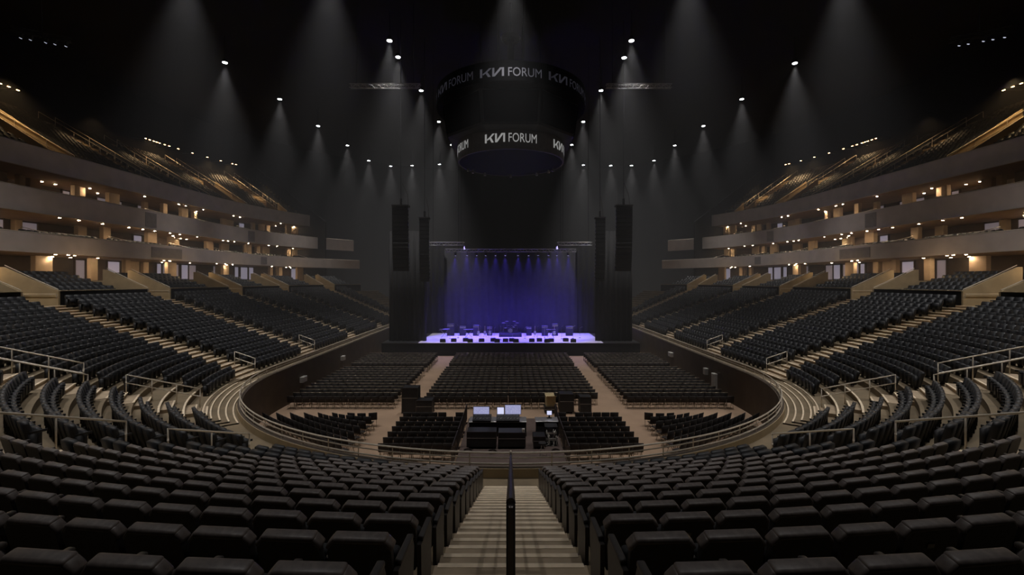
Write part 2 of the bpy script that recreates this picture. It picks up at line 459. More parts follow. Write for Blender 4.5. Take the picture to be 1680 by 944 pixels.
# dark central rail down the middle of the stairs
root = empty('centre_handrail', (0, 2.6, row_z((YC - 2.6 - R0) / PITCH)), 0, 'dark steel handrail standing down the middle of the central stairs', 'handrail')
zb0 = root.location.z
def CZ(d): return 7.24 - (d) * RISE / PITCH - zb0
b = MB(); b.tube([(0, d - 2.6, CZ(d) + .92) for d in (2.55, 3.5, 5, 7, 9, 11, 13.3)], .027, 10); b.build('top_rail', M['darksteel'], root, True)
b = MB(); b.tube([(0, d - 2.6, CZ(d) + .45) for d in (2.6, 5, 8, 11, 13.2)], .018, 8); b.build('lower_rail', M['darksteel'], root, True)
for d in (2.6, 4.7, 6.8, 8.9, 11.0, 13.2):
    b = MB(); b.rbox(-.026, .026, d - 2.6 - .026, d - 2.6 + .026, CZ(d) - .12, CZ(d) + .92, .01, 1); b.build('post', M['darksteel'], root)
b = MB(); b.cyl((0, 13.3 - 2.6, CZ(13.3) + .92), (0, 13.3 - 2.6, CZ(13.3) + 1.02), .05, .02, 10); b.build('finial', M['steel'], root, True)

# ------------------------------------------------------------------ parapet, loge, vomitories
PZ = 7.78
VOMS = [87, 98.1, 108.6, 119, 139]
LAMPJOBS = []
VH = 1.25                                              # half width of a vomitory
def gaps(R, a, bb, cuts, hw):
    """u ranges between cuts"""
    out = []; lo = arc(R, a)
    for c in cuts:
        sc = arc(R, c)
        if sc - hw > lo: out.append((unarc(R, lo), unarc(R, sc - hw)))
        lo = sc + hw
    if arc(R, bb) > lo: out.append((unarc(R, lo), bb))
    return out
LR0, LP, LRISE, LN, LZ0 = 29.75, .88, .27, 6, 6.98
for s in (-1, 1):
    for a, bb in gaps(RT, 55, 152, VOMS, VH):
        b = MB(); b.sweep([(RT - .02, 6.3), (RT + .2, 6.3), (RT + .2, PZ), (RT - .02, PZ)], us(s * a, s * bb, 2), closed=True)
        o = struct(b.build('wall_parapet', M['blackwall']))
        c = MB(); c.sweep([(RT - .04, PZ), (RT + .22, PZ), (RT + .22, PZ + .05), (RT - .04, PZ + .05)], us(s * a, s * bb, 2), closed=True); c.build('coping', M['tan'], o)
        p = [(RT + .2, LZ0)]
        for i in range(LN): p += [(LR0 + LP * i, LZ0 + LRISE * i), (LR0 + LP * (i + 1), LZ0 + LRISE * i)]
        p += [(LR0 + LP * LN, 8.45), (43.2, 8.45)]
        q = MB(); q.sweep(p, us(s * a, s * bb, 2)); struct(q.build('terrace_upper', M['conc']))
        for i in range(LN):
            R = LR0 + LP * i + .5; sa, sb = arc(R, a) + .7, arc(R, bb) - .7
            n = int((sb - sa) / .54)
            for j in range(n): rest.append(frame(R, s * unarc(R, sa + .54 * (j + .5)), LZ0 + LRISE * i))
    for k, v in enumerate(VOMS):
        u = s * v; n = nrm(u)
        mt = Matrix.Rotation(rot(u), 4, 'Z'); base = pt(RT, u); mt = Matrix.Translation((*base, 0)) @ mt
        b = MB()
        for sg in (-1, 1):
            b.add([(sg * (VH - .12), y, z) for y, z in ((-.05, 6.3), (9, 6.3), (9, 8.4), (3.6, 8.4), (3.6, 9.35), (3.3, 9.35), (-.05, PZ + .02))] +
                  [(sg * VH, y, z) for y, z in ((-.05, 6.3), (9, 6.3), (9, 8.4), (3.6, 8.4), (3.6, 9.35), (3.3, 9.35), (-.05, PZ + .02))],
                  [tuple(range(7)), tuple(range(13, 6, -1))] + [(i, i + 7, (i + 1) % 7 + 7, (i + 1) % 7) for i in range(7)], mt)
        b.box(-VH, VH, 0, 9, 6.66, 6.70, mt)
        b.box(-VH, VH, 9, 9.2, 6.6, 8.4, mt); b.box(-VH, VH, 3.6, 9.2, 8.4, 8.46, mt)
        o = struct(b.build('wall_vomitory', M['tan']), f'tan walled entrance at the top of the {nth(AISLES.index(v))} stairs on the {SIDE[s]}')
        # rail along the two slanted wall tops and inner grab rails
        h = MB()
        for sg in (-1, 1):
            h.tube([mt @ Vector((sg * (VH - .06), y, z + .12)) for y, z in ((0, PZ), (1.6, 8.52), (3.3, 9.35))], .025)
            h.tube([mt @ Vector((sg * (VH - .2), y, z)) for y, z in ((0, 7.35), (0, 7.6), (1.0, 7.6), (3.4, 7.6))], .022)
        h.build('rail', M['steel'], o)
        LAMPJOBS.append((tuple(mt @ Vector((0, 7.6, 10.60))), f'warm downlight over the entrance of the {nth(AISLES.index(v))} stairs, {SIDE[s]} side'))
        ld = bpy.data.lights.new('passage_light', 'POINT'); ld.energy = 40 if k < 3 else 16; ld.color = (1, .68, .36); ld.shadow_soft_size = .3
        lo = bpy.data.objects.new('passage_light', ld); COL.objects.link(lo); lo.location = mt @ Vector((0, 4.4, 9.5))

# ------------------------------------------------------------------ balconies
LEVELS = [  # R of the fascia, bottom z, top z, far end u
    (36.0, 10.6, 12.05, 160), (38.0, 13.9, 15.8, 160), (40.0, 17.9, 19.75, 149)]
NAMES = ['lower', 'middle', 'upper']
def downlight(pos, label, group, mi='warm', r=.12):
    e = bpy.data.objects.new('downlight', DL[mi]); COL.objects.link(e); e.location = pos
    tag(e, label, 'ceiling light', group)
    c = bpy.data.objects.new('lens', DLL[mi]); COL.objects.link(c); c.parent = e
DL = {}; DLL = {}
for mi in ('warm', 'warmlow'):
    DL[mi] = MB().cyl((0, 0, 0), (0, 0, .05), .11, .12, 12).mesh('downlight', M['white'])
    DLL[mi] = MB().cyl((0, 0, -.012), (0, 0, .0), .085, .085, 8).mesh('lens', M[mi])
for p_, l_ in LAMPJOBS: downlight(p_, l_, 'downlights over the entrances')
for lv, (Rf, zb, zt, ue) in enumerate(LEVELS):
    nxt = LEVELS[lv + 1] if lv < 2 else None
    for s in (-1, 1):
        b = MB(); b.sweep([(Rf, zb), (Rf + .25, zb), (Rf + .25, zt), (Rf, zt)], us(s * 60, s * ue, 1.5), closed=True)
        o = struct(b.build('balcony_fascia', M['fascia']), f'grey curved {NAMES[lv]} balcony front on the {SIDE[s]} side of the bowl')
        c = MB(); c.tube([(*pt(Rf + .12, u), zt + .06) for u in us(s * 60, s * ue, 2)], .04); c.build('lit_edge', M['steel'], o)  # pale tube added to stand for the lit top edge of the front
        if lv < 2:
            # a dark display strip let into the front
            for q, (pa, pb) in enumerate((((105.7, 109.9), (128, 130)), ((107.4, 108.9), (128, 130)))[lv]):
                d = MB(); d.sweep([(Rf - .03, zb + .2), (Rf, zb + .2), (Rf, zt - .2), (Rf - .03, zt - .2)], us(s * pa, s * pb, .8), closed=True)
                d.build('display_strip', M['strip'], o)
        b = MB(); b.sweep([(Rf + .2, zb + .03), (Rf + 9.5, zb + .03)], us(s * 60, s * min(ue, 152), 2)); struct(b.build('ceiling_balcony', M['soffit']))
        if lv < 2:
            p = [(Rf + .25, zt - .75)]
            for i in range(3): p += [(Rf + .25 + .9 * i + (.01 if i else 0), zt - .75 + .26 * i), (Rf + .25 + .9 * (i + 1), zt - .75 + .26 * i)]
            p += [(Rf + 2.96, zt - .05), (Rf + 9.5, zt - .05)]
            b = MB(); b.sweep(p, us(s * 60, s * min(ue, 152), 2)); struct(b.build('floor_balcony', M['conc']))
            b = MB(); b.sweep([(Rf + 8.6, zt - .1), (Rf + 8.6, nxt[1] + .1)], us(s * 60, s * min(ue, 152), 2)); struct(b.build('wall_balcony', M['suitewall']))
            for i in range(3):
                R = Rf + .75 + .9 * i
                sa, sb = arc(R, 62), arc(R, 148); n = int((sb - sa) / .56)
                for j in range(n):
                    if j % 14 in (0, 1): continue
                    rest.append(frame(R, s * unarc(R, sa + .56 * (j + .5)), zt - .75 + .26 * i - .12))
            # little stair rails between the blocks of seats
            R = Rf + .7; sa, sb = arc(R, 62), arc(R, 148)
            for j in range(0, int((sb - sa) / .56), 14):
                u = s * unarc(R, sa + .56 * (j + 1)); n_ = nrm(u)
                x, y = pt(Rf + .4, u); b = MB()
                b.tube([(0, 0, -.3), (0, 0, .55), (n_[0] * 2.4, n_[1] * 2.4, 1.15), (n_[0] * 2.4, n_[1] * 2.4, .3)], .03)
                o2 = b.build('stair_rail', M['steel'], None, True, (x, y, zt - .45))
                tag(o2, f'{nth(j // 14 + 1)} steel stair rail from the near end among the {NAMES[lv]} balcony seats, {SIDE[s]} side', 'handrail', 'balcony stair rails')
        # concourse / suites under this balcony: back wall, piers, windows, downlights
        zf = 8.45 if lv == 0 else LEVELS[lv - 1][2] - .05
        Rb = 43.0 if lv == 0 else LEVELS[lv - 1][0] + 8.55
        if lv == 0:
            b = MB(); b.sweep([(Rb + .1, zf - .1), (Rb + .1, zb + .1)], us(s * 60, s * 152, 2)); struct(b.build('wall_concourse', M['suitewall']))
        pos = arc(Rb, 66); end = arc(Rb, 148); q = random.Random(31 + lv); pk = .36 if lv == 0 else .5
        while pos < end:
            w = q.uniform(.5, 1.5); kind = q.random(); u = s * unarc(Rb, pos + w / 2); zt2 = zb + .03
            fr = frame(Rb, u, 0)
            if kind < pk:
                b = MB(); dep = q.uniform(.5, 4.2); b.rbox(-w / 2, w / 2, -dep, -dep + .45, zf, zt2, .03, 1, fr); struct(b.build('pillar', M['pier']))
            elif kind < (.86 if lv == 0 else .78):
                m_ = 'windowpale' if q.random() < .45 else 'window'
                b = MB(); b.rbox(-w / 2, w / 2, -.16, -.08, zf + .15, zt2 - .15, .02, 1, fr)
                o = struct(b.build('window_concourse', M[m_]))
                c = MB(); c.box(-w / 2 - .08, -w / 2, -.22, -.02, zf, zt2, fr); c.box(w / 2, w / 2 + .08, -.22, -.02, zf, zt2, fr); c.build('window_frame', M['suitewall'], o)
            pos += w + q.uniform(.08, .95)
        cnt = 0
        dens = (1.7, 1.35, 1.9)[lv]
        pos = arc(Rf, 70); end = arc(Rf, 148)
        grp = f'downlights under the {NAMES[lv]} balcony'
        while pos < end:
            u = s * unarc(Rf, pos); rr = Rf + q.choice((.9, 1.0, 3.0, 4.6))
            if q.random() < .74:
                cnt += 1; x, y = pt(rr, u)
                downlight((x, y, zb - .02), f'{nth(cnt)} warm downlight from the near end under the {NAMES[lv]} balcony, {SIDE[s]} side', grp)
            pos += dens * q.uniform(.6, 1.4)

# upper deck
UR0, UP, URISE, UN, UZ0 = 40.3, .85, .50, 16, 18.95
U_AIS = [85, 101.6, 112.4, 120.8, 131, 142]
for s in (-1, 1):
    p = [(UR0 - .05, UZ0)]
    for i in range(UN): p += [(UR0 + UP * i, UZ0 + URISE * i), (UR0 + UP * (i + 1), UZ0 + URISE * i)]
    p += [(UR0 + UP * UN, UZ0 + URISE * UN), (55.9, UZ0 + URISE * UN)]
    b = MB(); b.sweep(p, us(s * 60, s * 149, 2)); struct(b.build('terrace_gallery', M['conc']))
    for i in range(UN):
        R = UR0 + UP * i + .5
        for a, bb in gaps(R, 64, 148, U_AIS, 1.3):
            sa, sb = arc(R, a), arc(R, bb); n = int((sb - sa) / .56)
            for j in range(n): rest.append(frame(R, s * unarc(R, sa + .56 * (j + .5)), UZ0 + URISE * i))
    for k, v in enumerate(U_AIS):
        u = s * v; base = pt(UR0, u); mt = Matrix.Translation((*base, UZ0)) @ Matrix.Rotation(rot(u), 4, 'Z')
        b = MB()
        for i in range(UN):
            for h in (0, 1): b.box(-.6, .6, UP * i + h * UP / 2, UP * (i + 1), URISE * i - .1, URISE * i + .02 + h * URISE / 2, mt)
        o = struct(b.build('stair_gallery', M['step']), f'{nth(k + 1)} steep lit stair from the near end of the top gallery, {SIDE[s]} side')
        if k in (1, 4, 5, 0):                       # slanted tan side walls
            w = MB(); y0, y1 = (.5, 7.5) if k < 2 else (.8, 6.0) if k == 4 else (.6, 2.6)
            for sg in (-1, 1):
                w.add([(sg * 1.0, y, z) for y, z in ((y0, y0 * .588 - .6), (y1, y1 * .588 - .4), (y1, y1 * .588 + 1.15), (y0, y0 * .588 + .75))] +
                      [(sg * 1.14, y, z) for y, z in ((y0, y0 * .588 - .6), (y1, y1 * .588 - .4), (y1, y1 * .588 + 1.15), (y0, y0 * .588 + .75))],
                      [(0, 1, 2, 3), (7, 6, 5, 4), (0, 3, 7, 4), (3, 2, 6, 7), (2, 1, 5, 6)], mt)
            struct(w.build('wall_stair', M['tan']))
        h = MB()
        for sg in (-1, 1):
            h.tube([mt @ Vector((sg * .95, y, y * .588 + .95)) for y in (.4, 4, 9, 13)], .03)
            for y in (.4, 3, 6, 9, 13): h.cyl(mt @ Vector((sg * .95, y, y * .588 - .2)), mt @ Vector((sg * .95, y, y * .588 + .95)), .025, seg=6)
        h.build('rail', M['steel'], o)
    cnt = 0
    q = random.Random(5)
    for v in (107.9, 108.7, 109.6, 126.9, 127.6, 128.3, 128.8, 129.3, 130.2, 131.0, 132.6, 135.2, 138, 140.6, 142.9, 143.6):
        cnt += 1; x, y = pt(53.6, s * v)
        e = empty('gallery_lamp', (x, y, 29.2), rot(s * v), f'{nth(cnt)} warm bulkhead lamp from the near end above the top gallery, {SIDE[s]} side', 'lamp', 'lamps above the top gallery')
        MB().rbox(-.22, .22, -.06, 2.2, 0, .16, .03).build('bracket', M['black'], e)
        MB().rbox(-.13, .13, -.05, .07, -.05, 0, .02).build('lens', M['warmlow'], e)
    for v, en, R_, z_ in ((101.6, 520, 46, 27.0), (112.4, 150, 48, 27.5), (120.8, 260, 48, 27.5), (131, 420, 46.5, 27.0), (139.5, 520, 50.5, 28.3), (142.5, 220, 45, 25), (92, 200, 50, 28), (128.5, 200, 52.5, 29)):
        ld = bpy.data.lights.new('gallery_light', 'SPOT'); ld.energy = en * 2.6; ld.color = (1, .66, .33); ld.shadow_soft_size = .2; ld.spot_size = math.radians(110); ld.spot_blend = .8
        lo = bpy.data.objects.new('gallery_light', ld); COL.objects.link(lo); lo.location = (*pt(R_, s * v), z_)
    # end wall that closes the balconies towards the stage
    b = MB(); x0, y0 = pt(36.2, s * 149.5); x1, y1 = pt(55.9, s * 149.5)
    n = nrm(s * 149.5); t = (-n[1], n[0])
    b.add([(x0, y0, 8.4), (x1, y1, 8.4), (x1, y1, 30), (x0, y0, 18.5), (x0 + t[0] * .3, y0 + t[1] * .3, 8.4), (x1 + t[0] * .3, y1 + t[1] * .3, 8.4), (x1 + t[0] * .3, y1 + t[1] * .3, 30), (x0 + t[0] * .3, y0 + t[1] * .3, 18.5)],
          [(0, 1, 2, 3), (7, 6, 5, 4), (0, 3, 7, 4), (3, 2, 6, 7)]); struct(b.build('wall_end', M['blackwall']))

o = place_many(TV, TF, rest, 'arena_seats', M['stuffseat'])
tag(o, 'rows upon rows of dark arena seats filling the side stands and balconies', 'seats', None, 'stuff')

# ------------------------------------------------------------------ chairs on the floor
def c_back(b): b.rbox(-.242, .242, .17, .215, .42, .88, .02, 1, CL)
def c_seat(b): b.rbox(-.22, .22, -.22, .20, .43, .475, .018, 1)
CL = Matrix.Translation((0, .18, .46)) @ Matrix.Rotation(math.radians(-10), 4, 'X') @ Matrix.Translation((0, -.18, -.46))
def c_leg(b, s, f):
    if f: b.tube([(s * .21, -.20, 0), (s * .21, .0, .45), (s * .21, .19, .62)], .013, 5)
    else: b.tube([(s * .20, .24, 0), (s * .20, .02, .44), (s * .20, -.14, .44)], .013, 5)
CM = {}
for nm, fn, m_ in (('backrest', c_back, 'chairfab'), ('seat', c_seat, 'chairfab')):
    b = MB(); fn(b); CM[nm] = b.mesh(nm, M[m_], True)
for s in (-1, 1):
    for f in (0, 1):
        b = MB(); c_leg(b, s, f); CM['leg', s, f] = b.mesh('leg', M['chairleg'])
def chair(x, y, rz, label, group, legs=True):
    e = empty('folding_chair', (x, y, 0), rz, label, 'chair', group)
    child('backrest', CM['backrest'], e); child('seat', CM['seat'], e)
    for s in (-1, 1):
        for f in (0, 1): child('leg', CM['leg', s, f], e)
def t_back(b): b.box(-.242, .242, .17, .215, .42, .88, CL)
def t_seat(b): b.box(-.22, .22, -.22, .20, .43, .475)
CV, CF = _tmpl([t_back, t_seat, lambda b: b.box(-.248, .248, .16, .225, .875, .892, CL)] + [(lambda b, s=s, y0=y0, y1=y1: b.box(s * .2 - .014, s * .2 + .014, y0, y1, 0, .44)) for s in (-1, 1) for y0, y1 in ((-.22, -.19), (.19, .22))])
# template chair faces +y away from the stage: local -y is the way the sitter looks; the stage lies at +y, so turn by pi
floor_rest = []
# fan-shaped blocks at the near corners
for s in (-1, 1):
    for k in range(7):
        A = Vector((s * (14.2 - .8 * k), 26.5)); B = Vector((s * 7.75, 21.4 + .86 * k))
        mid = (A + B) / 2; d = (B - A); nn = Vector((-d.y, d.x)).normalized()
        if nn.y > 0: nn = -nn
        mid = mid + nn * .35
        ln = d.length; n = int(ln / .505)
        for j in range(n):
            q = (j + .5) / n; p = A * (1 - q) ** 2 + mid * 2 * q * (1 - q) + B * q * q
            tg = ((mid - A) * (1 - q) + (B - mid) * q).normalized()
            nb = Vector((-tg.y, tg.x))
            if nb.y > 0: nb = -nb
            chair(p.x, p.y, math.atan2(-nb.x, nb.y),
                  f'{nth(n - j)} folding chair from the aisle, {nth(k + 1)} slanted row of the near {SIDE[s]} corner block', 'slanted chair rows at the near corners')
    # straight blocks beside the mixing desk
    for k in range(7):
        y = 21.55 + .83 * k
        for j in range(7):
            if k == 6 and j in (1,) : continue
            x = s * (2.95 + .505 * j)
            chair(x, y, PI, f'{nth(j + 1)} folding chair out from the barricade, {nth(k + 1)} row {SIDE[s]} of the mixing desk', 'chairs beside the mixing desk')
for blk, x0, n in (('left', -14.75, 14), ('centre', -5.72, 23), ('right', 7.65, 14)):
    for k in range(20):
        y = 30.2 + .93 * k
        if k in (12,) : continue
        for j in range(n):
            x = x0 + .505 * (j + .5)
            if blk == 'centre' and k == 0 and x > 3.9: continue
            if k == 0:
                chair(x, y, PI, f'{nth(j + 1)} folding chair from the left in the back row of the {blk} floor block', 'back rows of the large floor blocks')
            else: floor_rest.append(Matrix.Translation((x + rnd.uniform(-.02, .02), y + rnd.uniform(-.03, .03), 0)) @ Matrix.Rotation(PI + rnd.uniform(-.06, .06), 4, 'Z'))
o = place_many(CV, CF, floor_rest, 'folding_chairs', M['chairfab'], M['chairleg'], 12)
tag(o, 'massed rows of black folding chairs on the arena floor ahead of the mixing desk', 'chairs', None, 'stuff')

# ------------------------------------------------------------------ mixing position
b = MB(); b.rbox(-2.55, 2.6, 19.2, 27.6, 0, .12, .02, 1); tag(b.build('riser', M['riser']), 'low brown carpeted riser under the mixing position', 'riser')
RZ = .12
def desk(cx, cy, w, dp, h, label):
    e = empty('mixing_table', (cx, cy, RZ), 0, label, 'table')
    MB().rbox(-w / 2, w / 2, -dp / 2, dp / 2, h - .05, h, .015, 1).build('table_top', M['truss'], e)
    MB().box(-w / 2 + .02, w / 2 - .02, -dp / 2 + .03, -dp / 2 + .05, .02, h - .05).build('skirt', M['drape'], e)
    for sx in (-1, 1):
        for sy in (-1, 1): MB().cyl((sx * (w / 2 - .1), sy * (dp / 2 - .1), 0), (sx * (w / 2 - .1), sy * (dp / 2 - .1), h - .05), .025, seg=8).build('leg', M['black'], e)
desk(-.7, 24.75, 3.1, .9, .82, 'long black skirted table carrying the mixing consoles and the two large screens')
desk(1.95, 24.9, 1.25, .8, .78, 'short black skirted side table right of the long mixing table')
def console(cx, cy, z, w, label):
    e = empty('mixing_console', (cx, cy, z), 0, label, 'mixing console', 'mixing consoles on the table')
    poly = [(-.33, 0), (.33, 0), (.33, .22), (.20, .26), (-.33, .07)]
    MB().prism(poly, -w / 2, w / 2, Matrix.Rotation(PI / 2, 4, 'Z')).build('body', M['blackgloss'], e)
    f = MB()
    for j in range(int(w / .06)): f.rbox(-w / 2 + .03 + j * .06, -w / 2 + .055 + j * .06, -.2 + .05 * (j % 3), -.16 + .05 * (j % 3), .13, .155, .004, 1)
    f.build('faders', M['white'], e)
    k = MB()
    for j in range(int(w / .07)):
        for q in range(3): k.cyl((-w / 2 + .045 + j * .07, .02 + q * .055, .17 + q * .02), (-w / 2 + .045 + j * .07, .02 + q * .055, .21 + q * .02), .014, seg=8)
    k.build('knobs', M['truss'], e)
console(-1.55, 24.6, RZ + .82, 1.0, 'wide mixing console on the table below the left screen')
console(-.15, 24.6, RZ + .82, 1.25, 'wide mixing console on the table below the brightest screen')
def monitor(cx, cy, z, w, h, label, pic='picture', rz=0):
    e = empty('monitor', (cx, cy, z), rz, label, 'screen', 'screens at the mixing position')
    MB().rbox(-w / 2 - .025, w / 2 + .025, .0, .05, .16, .16 + h + .05, .012, 1).build('housing', M['black'], e)
    MB().box(-w / 2, w / 2, -.012, .002, .185, .185 + h).build('screen', M[pic], e)
    MB().box(-.04, .04, .02, .06, .02, .2).build('stand', M['black'], e); MB().rbox(-.14, .14, -.08, .12, 0, .02, .008, 1).build('base', M['black'], e)
monitor(-1.62, 25.05, RZ + .82, .86, .40, 'wide pale screen at the left end of the long mixing table')
monitor(.12, 25.05, RZ + .82, .86, .50, 'largest and brightest pale screen on the mixing table')
monitor(-.56, 25.0, RZ + .82, .36, .38, 'small violet screen standing close left of the brightest screen', 'monitor')
monitor(2.12, 25.05, RZ + .78, .26, .22, 'small lilac screen on the short side table', 'monitor')
def case(cx, cy, z, w, dp, h, label, m_='case', rz=0):
    e = empty('road_case', (cx, cy, z), rz, label, 'road case')
    MB().rbox(-w / 2, w / 2, -dp / 2, dp / 2, .1, h, .02, 1).build('body', M[m_], e)
    t = MB()
    for sx in (-1, 1):
        for sy in (-1, 1): t.box(sx * w / 2 - .015, sx * w / 2 + .015, sy * dp / 2 - .015, sy * dp / 2 + .015, .1, h + .004)
    for sy in (-1, 1): t.box(-w / 2, w / 2, sy * dp / 2 - .012, sy * dp / 2 + .012, h - .02, h + .006)
    t.build('edging', M['darksteel'], e)
    MB().box(-w / 2 + .01, w / 2 - .01, -dp / 2 - .006, -dp / 2, h * .62, h * .62 + .02).build('lid_seam', M['truss'], e)
    for sx in (-1, 1):
        for sy in (-1, 1): MB().cyl((sx * (w / 2 - .1) - .02, sy * (dp / 2 - .1), .05), (sx * (w / 2 - .1) + .02, sy * (dp / 2 - .1), .05), .05, seg=10).build('wheel', M['black'], e)
case(-1.45, 22.9, RZ, 1.45, .7, .86, 'long black road case standing behind the left console')
case(.05, 22.9, RZ, 1.35, .7, .82, 'long black road case standing behind the brightest screen')
case(1.42, 22.9, RZ, .6, .7, .62, 'low square black case beside the equipment rack')
case(-6.35, 29.0, 0, 1.0, .8, 1.72, 'tall black case at the left aisle, tail of the centre chairs')
case(-5.4, 28.7, 0, 1.0, .8, 1.0, 'waist high black case right of the tall black case')
case(2.55, 29.3, 0, .8, .7, .42, 'low black case under the cardboard carton')
case(3.55, 29.3, 0, .9, .8, 1.25, 'dark case beside the cardboard carton')
case(4.7, 28.9, 0, .7, .7, 1.15, 'upright dark case closest to the right aisle')
e = empty('equipment_rack', (2.05, 23.3, RZ), 0, 'open equipment rack full of cables right of the road cases', 'rack')
fr = MB()
for sx in (-.3, .3):
    for sy in (-.3, .3): fr.box(sx - .02, sx + .02, sy - .02, sy + .02, 0, .95)
fr.box(-.32, .32, -.32, .32, .93, .96); fr.box(-.32, .32, -.32, .32, 0, .05); fr.build('rack_frame', M['black'], e)
for k in range(5): MB().rbox(-.27, .27, -.3, .25, .10 + .16 * k, .22 + .16 * k, .008, 1).build('rack_unit', M['truss' if k % 2 else 'blackgloss'], e)
cb = MB(); q = random.Random(3)
for k in range(8):
    x = q.uniform(-.25, .25); z = q.uniform(.2, .9)
    cb.tube([(x, -.3, z), (x + q.uniform(-.1, .1), -.42, z - .1), (x + q.uniform(-.2, .2), -.38, max(.03, z - .4)), (x + q.uniform(-.2, .2), -.34, .04)], .014, 5)
cb.build('cables', M['white'], e)
e = empty('carton', (2.55, 29.3, .42), .1, 'pale cardboard carton on a low black case behind the side table', 'box')
MB().rbox(-.3, .3, -.25, .25, 0, .62, .01, 1).build('carton_body', M['card'], e)
for sg in (-1, 1): MB().box(-.3, .3, -.125, .125, -.004, .004, Matrix.Translation((0, sg * .34, .66)) @ Matrix.Rotation(sg * .5, 4, 'X')).build('flap', M['card'], e)
e = empty('stool', (1.5, 21.6, RZ), 0, 'round black stool on the riser near the equipment rack', 'stool')
MB().cyl((0, 0, .6), (0, 0, .66), .18, .19, 16).build('seat', M['black'], e)
for k in range(3): MB().tube([(.05 * math.cos(k * 2.1), .05 * math.sin(k * 2.1), .6), (.22 * math.cos(k * 2.1), .22 * math.sin(k * 2.1), 0)], .015).build('leg', M['truss'], e)
e = empty('paper_cup', (.62, 22.6, RZ + .82), 0, 'white paper cup on the road case behind the brightest screen', 'cup')
MB().cyl((0, 0, 0), (0, 0, .16), .05, .07, 14).build('cup_body', M['white'], e); MB().cyl((0, 0, .16), (0, 0, .18), .074, .07, 14).build('lid', M['white'], e)
for k, (x, y, lab) in enumerate(((-2.1, 22.2, 'coil of cable on the riser at the left end'), (-.9, 22.1, 'coil of cable on the riser behind the left road case'), (2.2, 22.2, 'coil of cable on the riser before the equipment rack'))):
    c = MB()
    c.tube([((.2 + .01 * (a % 3)) * math.cos(a * .4), (.2 + .01 * (a % 4)) * math.sin(a * .4), .02 + .0012 * a) for a in range(64)], .014, 5)
    tag(c.build('cable_coil', M['darksteel'], None, False, (x, y, RZ)), lab, 'cable', 'cable coils on the riser')
# crowd barricades along both sides of the riser
for s in (-1, 1):
    for k in range(3):
        y0 = 20.2 + 2.35 * k
        e = empty('barricade', (s * 2.62, y0, 0), PI / 2, f'{nth(k + 1)} steel crowd barricade from the ring wall on the {SIDE[s]} edge of the riser', 'barricade', 'barricades around the mixing position')
        f = MB(); f.tube([(0, 0, .12), (0, 0, 1.05), (.05, 0, 1.1), (2.2, 0, 1.1), (2.25, 0, 1.05), (2.25, 0, .12)], .02, 6); f.tube([(0, 0, .2), (2.25, 0, .2)], .018, 6); f.build('barrier_frame', M['darksteel'], e)
        v = MB()
        for j in range(1, 15): v.cyl((.15 * j, 0, .2), (.15 * j, 0, 1.1), .008, seg=5)
        v.build('bars', M['darksteel'], e)
        for x in (.3, 1.95): MB().box(x - .03, x + .03, -.3, .3, 0, .12).build('foot', M['darksteel'], e)
# wall cabinets on the inner side of the ring wall
for s, u, w, h, z, lab in ((1, 93.8, .5, 1.2, .4, 'tall white cabinet on the right ring wall'), (1, 95.3, .4, .5, 1.2, 'small white box on the right ring wall beyond the tall cabinet'),
                           (-1, 93.2, .7, .4, 1.1, 'white box on the left ring wall'), (-1, 101, .6, .4, 1.3, 'small pale box far along the left ring wall'), (1, 103, .8, .4, 1.3, 'small pale box far along the right ring wall')):
    e = empty('wall_cabinet', (*pt(15.2, s * u), z), rot(s * u), lab, 'cabinet', 'cabinets on the ring wall')
    MB().rbox(-w / 2, w / 2, -.25, -.0, 0, h, .02, 1).build('cabinet_body', M['white'], e)
    MB().rbox(-w / 2 + .04, w / 2 - .04, -.265, -.25, .05, h - .05, .01, 1).build('door', M['white'], e)

# ------------------------------------------------------------------ stage
SF = 51.0
e = empty('stage', (0, SF, 0), 0, 'raised stage with pale deck under violet light at the far end', 'stage')
MB().box(-10.4, 10.4, 0, 9.4, 1.38, 1.47).build('deck', M['deck'], e)
MB().box(-14.5, 14.5, .04, .12, 0, 1.36).build('skirt', M['drape'], e)
MB().box(-14.5, 14.5, -.02, .03, 1.36, 1.44).build('stage_edge', M['darksteel'], e)
for s in (-1, 1): MB().box(min(s * 10.4, s * 14.5), max(s * 10.4, s * 14.5), .1, 9.4, 1.36, 1.45).build('wing_deck', M['black'], e)
def pleats(mb, x0, x1, y, z0, z1, amp=.12, wl=.5):
    n = int((x1 - x0) / wl * 8); vs = []; fs = []
    for k in range(n + 1):
        x = x0 + (x1 - x0) * k / n; yy = y + amp * math.sin(2 * PI * (x - x0) / wl)
        vs += [(x, yy, z0), (x, yy, z1), (x, yy + .05, z0), (x, yy + .05, z1)]
    for k in range(n):
        a = 4 * k; fs += [(a, a + 4, a + 5, a + 1), (a + 2, a + 3, a + 7, a + 6), (a + 1, a + 5, a + 7, a + 3), (a, a + 2, a + 6, a + 4)]
    mb.add(vs, fs)
b = MB(); pleats(b, -9.2, 9.2, 61.2, 0, 12.6, .05, .9); tag(b.build('backdrop', M['backdrop'], None, True), 'tall pleated curtain lit deep blue across the back of the stage', 'curtain')
for s, in ((-1,), (1,)):
    b = MB(); x0, x1 = sorted((s * 14.05, s * 9.75)); pleats(b, x0, x1, 52.6, 1.46, 14.2, .1, .6)
    tag(b.build('side_drape', M['drape'], None, True), f'tall black masking drape {SIDE[s]} of the stage opening', 'curtain', 'masking drapes')
    b = MB(); pleats(b, *sorted((s * 14.3, s * 8.9)), 61.0, 0, 13.4, .1, .8)
    tag(b.build('side_drape', M['drape'], None, True), f'black drape {SIDE[s]} of the blue backdrop behind the stage', 'curtain', 'masking drapes')
